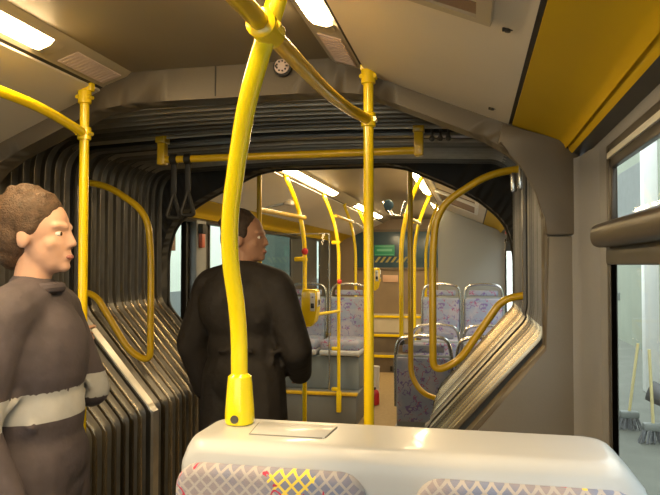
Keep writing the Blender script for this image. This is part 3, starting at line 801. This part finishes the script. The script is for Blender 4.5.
for x in (-.375, .095):
    bm = bmn(); box(bm, (x-.19, .74, .38), (x+.19, 1.16, .48), .03, 3); obj('cushion', bm, M['fabric_front'], t)
bm = bmn(); box(bm, (-.5, .85, 0), (.2, 1.35, .38), .02); obj('pedestal', bm, M['greydark'], t)

# ------------------------------------------------------------------ rear seats
def make_seat(label, name='bus_seat', group='patterned seats in the rear section', plinth=.0, double_face=True):
    """faces -Y, base at the origin"""
    t = thing(name, label, 'seat', (0, 0, 0), group)
    W = .195
    bm = bmn(); box(bm, (-W, -.24, .36), (W, .20, .47), .035, 3); obj('cushion', bm, M['fabric'], t)
    bm = bmn(); box(bm, (-W-.008, -.25, .32), (W+.008, .25, .375), .02, 3); obj('seat_shell', bm, M['grey'], t)
    bm = bmn()
    def slab(bm, x0, x1, z0, z1, y0, y1, tilt, bev):
        q = bmesh.new(); box(q, (x0, y0, z0), (x1, y1, z1), bev, 3)
        for v in q.verts: v.co.y += (v.co.z-.4)*tilt
        merge(bm, q)
    slab(bm, -W+.012, W-.012, .40, .86, .18, .225, .06, .02); obj('backrest', bm, M['fabric'], t)
    bm = bmn(); slab(bm, -W+.004, W-.004, .36, .87, .222, .255, .06, .012); obj('back_shell', bm, M['bluegrey'], t)
    bm = bmn(); slab(bm, -W+.012, W-.012, .40, .855, .252, .275, .06, .01); obj('back_cover', bm, M['fabric'], t)
    bm = bmn(); pts = [(-W, .235, .50), (-W, .258, .86), (-W+.02, .266, .985), (0, .27, 1.01), (W-.02, .266, .985), (W, .258, .86), (W, .235, .50)]
    tube(bm, fillet(pts, [0, .05, .07, .15, .07, .05, 0], 6), .014, 10); obj('grab_handle', bm, M['steel'], t)
    bm = bmn(); slab(bm, -W+.05, W-.05, .885, .94, .225, .24, .06, .01); obj('headrest', bm, M['fabric'], t)
    bm = bmn(); box(bm, (-.10, -.12, 0), (.10, .16, .325), .015); obj('pedestal', bm, M['greydark'], t)
    return t
# platforms
bm = bmn(); box(bm, (-.56, 6.15, 0), (WR, 7.38, .30), .01); struct('platform', bm, M['greydark'], 'grey raised platform under the far right seats', 'platform')
st = make_seat('patterned seat with a steel grab handle, far right row, aisle side'); st.location = (-.31, 6.55, .30)
o = dup(st, 'patterned seat with a steel grab handle, far right row, window side'); o.location = (.115, 6.55, .30)
o = dup(st, 'near right patterned seat seen from behind below the thin yellow pole'); o.location = (-.335, 4.87, .0); o.rotation_euler.z = PI
o = dup(st, 'near right patterned seat mostly hidden by the folded bellows'); o.location = (.09, 4.87, .0); o.rotation_euler.z = PI
o = dup(st, 'middle right patterned seat, back to the viewer, its steel handle showing over the near seat'); o.location = (-.295, 5.75, .0); o.rotation_euler.z = PI
o = dup(st, 'middle right patterned seat beside the window, half hidden by the folded bellows'); o.location = (.12, 5.75, .0); o.rotation_euler.z = PI
o = dup(st, 'patterned seat on the grey plinth left of the aisle, behind the red button pole'); o.location = (-1.255, 6.42, .285)
o = dup(st, 'left window side patterned seat behind the dark coated passenger'); o.location = (-1.69, 6.42, .285)
for q in (o, [p for p in COL.objects if p.get('label', '').startswith('patterned seat on the grey plinth')][0]):
    for ch in list(q.children):
        if ch.name.startswith('pedestal'): bpy.data.objects.remove(ch)
    q.location.z = .300
# left plinth with the yellow edge
t = thing('seat_plinth', 'grey seat plinth with a yellow edged step left of the aisle', 'plinth', (-1.5, 6.5, 0), None)
bm = bmn(); box(bm, (WL+.002, 6.0, 0), (-1.055, 6.85, .285), .012); obj('step_body', bm, M['greydark'], t)
bm = bmn(); box(bm, (WL+.002, 5.985, .275), (-1.048, 6.05, .303), .008); obj('step_edge', bm, M['yellow_old'], t)
bm = bmn(); box(bm, (-1.88, 6.24, .284), (-1.07, 6.62, .61), .02); obj('seat_box', bm, M['bluegrey'], t)
# glass screen by the left seat
t = thing('glass_screen', 'clear glass screen beside the left seat behind the validator', 'screen', (-1.5, 6.1, .3))
bm = bmn(); box(bm, (-1.86, 6.02, .8), (-1.33, 6.068, 1.80), .002); obj('pane', bm, M['clear'], t)
bm = bmn(); tube(bm, [(-1.33, 6.064, .31), (-1.33, 6.064, 1.80)], .008, 8); tube(bm, [(-1.33, 6.064, 1.80), (-1.86, 6.064, 1.80)], .006, 8); obj('edge_rail', bm, M['steel'], t)

# engine tower, end steps, rear window and signs
bm = bmn(); extr(bm, [(-.372, 0), (WR, 0), (WR, 1.86), (.13, 1.955), (-.345, 2.155), (-.372, 2.155)], 'y', 7.45, RY1)
tag(obj('engine_tower', bm, M['tower']), 'tall grey bulkhead behind the far right seats', 'bulkhead', None, 'structure')
t = thing('rear_steps', 'dark steps with thin yellow edges climbing to the end wall', 'steps', (-1.0, 9.5, 0), None, 'structure')
for k, (z0, z1, y) in enumerate(((0, .235, 9.08), (.235, .49, 9.4), (.49, .735, 9.75))):
    bm = bmn(); box(bm, (WL, y, z0), (-.374, RY1, z1)); obj('tread', bm, M['riser'] if k < 2 else M['bench'], t)
    bm = bmn(); box(bm, (WL, y-.02, z1-.03), (-.374, y+.02, z1+.008), .005); obj('nosing', bm, M['yellow'], t)
bm = bmn()
for k in range(9): box(bm, (-1.12+k*.05, 9.065, .02), (-1.085+k*.05, 9.082, .09), .003)
tag(obj('floor_grille', bm, M['black']), 'black slotted grille at the foot of the rear steps', 'grille')
t = thing('window_10', 'dark blue rear window in the end wall with a green sign', 'window', (-.86, RY1, 1.45), None, 'structure')
bm = bmn(); box(bm, (-1.80, RY1-.03, 1.455), (-.376, RY1-.005, 2.03), .008); obj('pane', bm, M['rearglass'], t)
bm = bmn(); box(bm, (-1.84, RY1-.035, 1.42), (-.374, RY1-.004, 1.46), .006); box(bm, (-1.84, RY1-.035, 2.02), (-.374, RY1-.004, 2.06), .006); obj('window_frame', bm, M['riser'], t)
t = thing('emergency_sign', 'green emergency exit sign on the rear window', 'sign', (-1.34, RY1-.04, 1.65))
bm = bmn(); box(bm, (-1.50, RY1-.042, 1.645), (-1.18, RY1-.033, 1.815), .003); obj('plate', bm, M['green'], t)
M['greenlight'] = mat('green_print', (.16, .50, .34), .5, var=.03)
bm = bmn(); box(bm, (-1.485, RY1-.046, 1.658), (-1.195, RY1-.041, 1.667)); box(bm, (-1.485, RY1-.046, 1.79), (-1.195, RY1-.041, 1.80)); box(bm, (-1.46, RY1-.046, 1.715), (-1.22, RY1-.041, 1.75)); obj('print', bm, M['greenlight'], t)
bm = bmn()
for k in range(7):
    x = -1.50+k*.085; extr(bm, [(x, 1.54), (x+.04, 1.54), (x+.105, 1.628), (x+.065, 1.628)], 'y', RY1-.041, RY1-.034)
M['hazard'] = mat('dull_hazard_yellow', (.34, .30, .10), .6, var=.1)
tag(obj('hazard_strip', bm, M['hazard']), 'row of slanted dull yellow hazard stripes under the green sign', 'hazard strip')
bm = bmn(); box(bm, (-1.37, RY1-.02, 1.23), (-1.13, RY1-.002, 1.34), .004)
tag(obj('notice_plate', bm, M['pinkplate']), 'small pale pinkish notice plate on the brown end wall', 'sign')
bm = bmn(); cyl(bm, (-1.075, 7.3, 0), (-1.075, 7.3, .34), .05, 20, .055); tube(bm, [(-1.075, 7.3, .34), (-1.075, 7.3, .36)], [.058, .058], 20)
tag(obj('waste_bin', bm, M['white']), 'slim pale grey bin beside the aisle floor', 'bin')
t = thing('fire_extinguisher', 'red fire extinguisher low beside the straight centre pole', 'fire extinguisher', (-1.0, 7.0, 0))
bm = bmn(); lathe(bm, (-1.028, 6.96, 0.0), (0, 0, 1), [(0, .04), (.01, .052), (.12, .052), (.15, .04), (.165, .02)], 20); obj('cylinder', bm, M['red'], t)
bm = bmn(); box(bm, (-1.043, 6.935, .16), (-1.013, 6.985, .185), .006); obj('valve', bm, M['black'], t)
# emergency handle on the right rear window pillar
t = thing('alarm_unit', 'small black handle unit on the right rear window pillar', 'alarm unit', (WR-.03, 5.85, 1.70))
bm = bmn(); box(bm, (WR-.06, 5.80, 1.70), (WR-.002, 5.88, 1.86), .01); box(bm, (WR-.07, 5.78, 1.62), (WR-.002, 5.90, 1.70), .012); obj('case', bm, M['black'], t)
bm = bmn(); box(bm, (WR-.068, 5.81, 1.77), (WR-.055, 5.86, 1.82), .004); obj('knob', bm, M['red'], t)

# ------------------------------------------------------------------ people
def remeshed(name, bm, m, parent, vox, smooth=4):
    o = obj(name+'_tmp', bm, m, parent)
    md = o.modifiers.new('r', 'REMESH'); md.mode = 'VOXEL'; md.voxel_size = vox
    md2 = o.modifiers.new('s', 'SMOOTH'); md2.iterations = smooth; md2.factor = .5
    dg = bpy.context.evaluated_depsgraph_get()
    me = bpy.data.meshes.new_from_object(o.evaluated_get(dg))
    for p in me.polygons: p.use_smooth = True
    n = bpy.data.objects.new(name, me); COL.objects.link(n); n.parent = parent
    bpy.data.objects.remove(o)
    n.name = name
    return n

def hand(bm, w, f, s, n, curl=.5, sc=1.0):
    """w wrist, f towards the fingers, s towards the thumb, n out of the palm"""
    w, f, s, n = Vector(w), Vector(f).normalized(), Vector(s).normalized(), Vector(n).normalized()
    P = lambda a, b, c: w + (f*a + s*b + n*c)*sc
    for b in (-.028, -.009, .010, .028): cap(bm, P(.015, b*.7, 0), P(.085, b, 0), .015*sc, .0125*sc)
    for i, (b, L) in enumerate(((.030, .070), (.010, .080), (-.011, .074), (-.031, .058))):
        p = P(.088, b, 0); d = 0
        for k, q in enumerate((.45, .32, .23)):
            d += curl*(.9 if k else .6)
            e = p + (f*math.cos(d) + n*math.sin(d))*L*q*sc
            cap(bm, p, e, (.0095-.0008*k)*sc, (.0088-.0008*k)*sc, seg=10); p = e
    p = P(.025, .030, .006); d = (f*.55 + s*.8 + n*.35).normalized()
    e = p + d*.038*sc; cap(bm, p, e, .013*sc, .0105*sc, seg=10)
    d2 = (f*.8 + s*.25 + n*.25 + n*curl*.6).normalized(); e2 = e + d2*.03*sc; cap(bm, e, e2, .0105*sc, .009*sc, seg=10)
    d3 = (f*.8 - s*.05 + n*.3 + n*curl).normalized(); cap(bm, e2, e2 + d3*.022*sc, .009*sc, .0078*sc, seg=10)

def person(label, loc, rz, H, head_yaw, arms, legs, coat_m, hair_m, skin_m, hem, bulk=1.0, hairvol=1.0, band=None, collar=True):
    """faces +Y locally; arms: {side: (elbow, wrist, finger dir, thumb dir, palm normal, curl)} at 1.72 m scale"""
    k = H/1.72
    t = thing('person', label, 'person', (0, 0, 0))
    S = lambda p: Vector(p)*k
    HM = Matrix.Rotation(head_yaw, 4, 'Z')
    def hd(p):
        p = Vector(p); c = Vector((0, .0, 0)); return S(HM @ (p-c) + c)
    hrot = HM.to_3x3()
    bm = bmn()
    def torso(bm, g):
        sphere(bm, S((0, .0, .97)), ((.165+g)*k, (.125+g)*k, (.14+g)*k))
        sphere(bm, S((0, .005, 1.10)), ((.148+g)*k, (.112+g)*k, (.16+g)*k))
        sphere(bm, S((0, .005, 1.26)), ((.168+g)*k, (.122+g)*k, (.17+g)*k))
        for s in (1, -1):
            cap(bm, S((.06*s, -.005, 1.415)), S((.17*s, -.01, 1.385)), (.062+g*.8)*k, (.062+g*.8)*k)
            sphere(bm, S((.08*s, -.045, 1.30)), ((.09+g)*k, (.07+g)*k, (.12+g)*k))
        cap(bm, S((0, -.015, 1.40)), S((0, -.012, 1.45)), (.075+g*.5)*k, (.06+g*.5)*k)
    def arm(bm, s, g, to_wrist=1.0):
        el, wr = arms[s][0], arms[s][1]
        sh = Vector((.185*s, -.01, 1.375)); el = Vector(el); wr = Vector(wr)
        cap(bm, S(sh), S(el), (.054+g)*k, (.043+g)*k); cap(bm, S(el), S(el + (wr-el)*to_wrist), (.042+g)*k, (.029+g*.9)*k)
    def leg(bm, s, g, to=1.0):
        hip, kn, an = Vector((.085*s, 0, .92)), Vector(legs[s][0]), Vector(legs[s][1])
        cap(bm, S(hip), S(kn), (.088+g)*k, (.058+g)*k); cap(bm, S(kn), S(kn + (an-kn)*.45), (.058+g)*k, (.054+g)*k)
        cap(bm, S(kn + (an-kn)*.45), S(kn+(an-kn)*to), (.054+g)*k, (.038+g*1.2)*k)
    torso(bm, 0)
    for s in (1, -1):
        arm(bm, s, 0); leg(bm, s, 0)
        a = Vector(legs[s][1]); cap(bm, S(a+Vector((0, -.03, -.045))), S(a+Vector((.01*s, .14, -.055))), .035*k, .03*k)
        el, wr, f, th, n, cu = arms[s]; hand(bm, S(wr), f, th, n, cu, k)
    # neck and head
    cap(bm, S((0, -.015, 1.43)), hd((0, -.0, 1.56)), .056*k, .05*k)
    def hs(c, r): sphere(bm, hd(c), tuple(q*k for q in r), hrot)
    hs((0, .0, 1.645), (.076, .096, .094)); hs((0, .03, 1.59), (.061, .073, .085)); hs((0, .045, 1.545), (.046, .05, .04)); hs((0, .082, 1.527), (.022, .02, .018))
    cap(bm, hd((0, .096, 1.630)), hd((0, .110, 1.594)), .009*k, .0115*k); hs((.011, .100, 1.589), (.009, .010, .008)); hs((-.011, .100, 1.589), (.009, .010, .008))
    for s in (1, -1):
        hs((.076*s, -.004, 1.607), (.010, .019, .031)); cap(bm, hd((.016*s, .094, 1.643)), hd((.048*s, .078, 1.645)), .010*k, .009*k)
        hs((.040*s, .060, 1.592), (.022, .022, .024))
    hs((0, .096, 1.561), (.024, .012, .007)); hs((0, .094, 1.549), (.021, .012, .008))
    remeshed('body', bm, skin_m, t, .0058, 4)
    # hair
    bm = bmn(); v = hairvol
    def hh(c, r): sphere(bm, hd(c), tuple(q*k for q in r), hrot)
    hh((0, -.022, 1.672), (.084*v, .096*v, .086*v)); hh((0, -.05, 1.62), (.078*v, .066*v, .085)); hh((0, -.065, 1.565), (.062, .042, .05))
    for q in range(26):
        a = random.uniform(0, 2*PI); b = random.uniform(.1, 1.3)
        p = Vector((.078*v*math.cos(a)*math.sin(b), -.03+.088*v*math.sin(a)*math.sin(b), 1.672+.08*v*math.cos(b)))
        if p.y > .04 and p.z < 1.72: continue
        hh(p, (.018, .018, .016))
    for s in (1, -1): hh((.072*s, -.0, 1.645), (.014, .035, .035))
    remeshed('hair', bm, hair_m, t, .007, 2)
    for s in (1, -1):
        bm = bmn(); sphere(bm, hd((.031*s, .0765, 1.622)), (.0125*k, .0125*k, .009*k)); 
        c = hd((.031*s, .0765, 1.622)); d = hrot @ Vector((0, 1, 0))
        o = obj('eye', bm, M['eye'], t)
        bm = bmn(); lathe(bm, c + d*.0105*k, d, [(0, .006*k), (.0022*k, .0055*k), (.003*k, .003*k)], 14); obj('iris', bm, M['iris'], o)
    bm = bmn(); sphere(bm, hd((0, .1005, 1.555)), (.020*k, .0095*k, .0085*k), hrot); obj('lips', bm, M['lips'], t)
    # clothing
    bm = bmn(); g = .022*bulk
    torso(bm, g)
    for s in (1, -1): arm(bm, s, g*.9, .97)
    for s in (1, -1): cap(bm, S((.07*s, .0, .95)), S((.09*s, .0, hem)), (.125+g*.4)*k, (.115+g*.6)*k)
    sphere(bm, S((0, 0, hem+.08)), (.2*k, .135*k, .11*k))
    for q in range(16):   # cloth folds
        a = random.uniform(0, 2*PI); z = random.uniform(.9, 1.32); rr = (.155+g)
        p = S((rr*math.cos(a), (.115+g)*math.sin(a), z)); cap(bm, p, p + Vector((random.uniform(-.06, .06), 0, random.uniform(-.10, .02)))*k, .012*k, .008*k, seg=8)
    co = remeshed('coat', bm, coat_m, t, .010, 3)
    if collar:
        bm = bmn()
        pts = [Vector((.078*math.cos(a), -.008+.075*math.sin(a), 1.455+.01*math.sin(a))) for a in [2*PI*q/20 for q in range(21)]]
        tube(bm, [S(p) for p in pts], .017*k, 10, False); obj('collar', bm, coat_m, co)
    if band:
        co.data.materials.append(M['band'])
        for p in co.data.polygons:
            if band[0]*k < p.center.z < band[1]*k: p.material_index = 1
    bm = bmn()
    for s in (1, -1): leg(bm, s, .014, .97)
    sphere(bm, S((0, 0, .95)), (.18*k, .135*k, .13*k)); remeshed('trousers', bm, M['trouser'], t, .011, 3)
    for s in (1, -1):
        bm = bmn(); a = Vector(legs[s][1])
        cap(bm, S(a+Vector((0, -.045, -.045))), S(a+Vector((.01*s, .15, -.05))), .045*k, .04*k); box(bm, S(a+Vector((-.042, -.09, -.098))), S(a+Vector((.048, .19, -.075))), .01*k); cap(bm, S(a+Vector((0, -.03, -.03))), S(a+Vector((0, -.03, .03))), .043*k, .045*k)
        remeshed('shoe', bm, M['shoe'], t, .009, 2)
    t.location = loc; t.rotation_euler.z = rz
    return t

LG = {1: ((.10, .05, .50), (.10, -.04, .098)), -1: ((-.10, .09, .50), (-.10, .10, .098))}
# near passenger on the left, side on, walking to the right, left hand reaching for the left pole
person('near passenger at far left in a purple grey jacket with a pale band', (-1.235, 1.66, 0), -PI/2 + R(12), 1.685, 0,
       {1: ((.25, -.04, 1.10), (.25, .08, .86), (0, .3, -.95), (-.1, .95, .3), (-1, 0, 0), .4),
        -1: ((-.26, .07, 1.12), (-.42, -.04, 1.23), (-.9, -.35, .1), (0, .1, 1), (-.35, .9, 0), .75)},
       {1: ((.10, .14, .52), (.10, .12, .098)), -1: ((-.10, .02, .50), (-.10, -.16, .10))}, M['jacket'], M['hairlight'], M['skin'], .80, 1.0, 1.08, (1.10, 1.175))
# standing passenger in the gangway, seen from behind, head turned to the right
person('standing passenger in a dark coat seen from behind, head turned right', (-1.075, 2.98, 0), R(-12), 1.73, R(-72),
       {1: ((.265, .03, 1.10), (.20, .20, .96), (-.4, .8, -.3), (.2, .4, .8), (-.9, -.3, 0), .4),
        -1: ((-.30, .0, 1.10), (-.29, .10, .86), (0, .4, -.9), (.2, .8, .3), (1, 0, 0), .4)},
       LG, M['coat'], M['hair'], M['skin2'], .72, 1.75, 1.0)

# ------------------------------------------------------------------ the garage outside
bm = bmn(); box(bm, (-14, -14, -.40), (16, 24, -.35)); struct('ground', bm, M['ground'], 'grey concrete garage floor outside the bus', 'ground')
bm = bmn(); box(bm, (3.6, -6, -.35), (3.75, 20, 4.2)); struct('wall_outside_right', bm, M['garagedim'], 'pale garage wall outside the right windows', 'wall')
bm = bmn(); box(bm, (-4.3, -6, 1.12), (-4.15, 20, 4.2)); struct('wall_outside_left', bm, M['garage'], 'pale garage wall outside the left doors', 'wall')
bm = bmn(); box(bm, (-4.3, -6, -.35), (-4.14, 20, 1.12)); struct('baseboard_outside_left', bm, M['garagelow'], 'grey painted lower band of the left garage wall', 'wall')
# things outside the right window
bm = bmn(); box(bm, (2.45, 10.2, -.35), (2.65, 10.4, 4.0), .02); struct('pillar', bm, M['white'], 'white garage pillar seen through the hopper pane', 'pillar')
bm = bmn()
for k in range(34): box(bm, (3.50, 14.4+k*.08, 2.2), (3.56, 14.44+k*.08, 3.7))
for k in range(14): box(bm, (3.53, 14.4, 2.22+k*.11), (3.60, 17.1, 2.25+k*.11))
tag(obj('wall_grille', bm, M['pipe']), 'grey louvred grille high on the garage wall outside the hopper window', 'grille')
for i, (x, y, r, lb) in enumerate(((1.66, 8.3, .035, 'thin grey upright pipe outside the window next to the bus'), (2.35, 8.3, .05, 'thicker grey upright pipe outside the window'))):
    bm = bmn(); cyl(bm, (x, y, -.35), (x, y, 3.2), r, 16); box(bm, (x-r-.01, y-.09, 1.08), (x+r+.01, y+.06, 1.18), .01)
    tag(obj('drain_pipe', bm, M['pipe']), lb, 'pipe')
bm = bmn(); tube(bm, [(1.85, 7.55, .16), (2.3, 7.3, -.02), (3.2, 7.0, -.22)], .11, 14); tag(obj('ground_pipe', bm, M['hose']), 'dark thick pipe lying across the garage floor', 'pipe')
def broom(x, y, tilt, label):
    t = thing('broom', label, 'broom', (x, y, -.35), 'brooms outside')
    bm = bmn(); tube(bm, [(x, y, -.15), (x+tilt, y, .62)], .016, 10); obj('stick', bm, M['wood'], t)
    bm = bmn(); box(bm, (x-.10, y-.05, -.22), (x+.10, y+.05, -.14), .02); obj('brush_head', bm, M['pipe'], t)
    bm = bmn()
    for k in range(60):
        a = random.uniform(-.09, .09); b = random.uniform(-.04, .04)
        cyl(bm, (x+a, y+b, -.20), (x+a*1.7, y+b*1.8, -.345), .007, 5, .004)
    obj('bristles', bm, M['bristle'], t)
broom(1.72, 7.9, .10, 'broom with a pale stick outside the window, the farther one')
broom(1.83, 7.35, -.03, 'broom standing on the garage floor outside the window, the nearer one')

# ------------------------------------------------------------------ light and world
w = bpy.data.worlds.new('world'); scn.world = w; w.use_nodes = True
bg = w.node_tree.nodes['Background']; bg.inputs['Color'].default_value = (.95, 1.0, 1.0, 1); bg.inputs['Strength'].default_value = 2.4

vs = scn.view_settings
vs.view_transform = 'Standard'; vs.look = 'None'; vs.exposure = 0.42; vs.gamma = 1.0; vs.use_curve_mapping = False
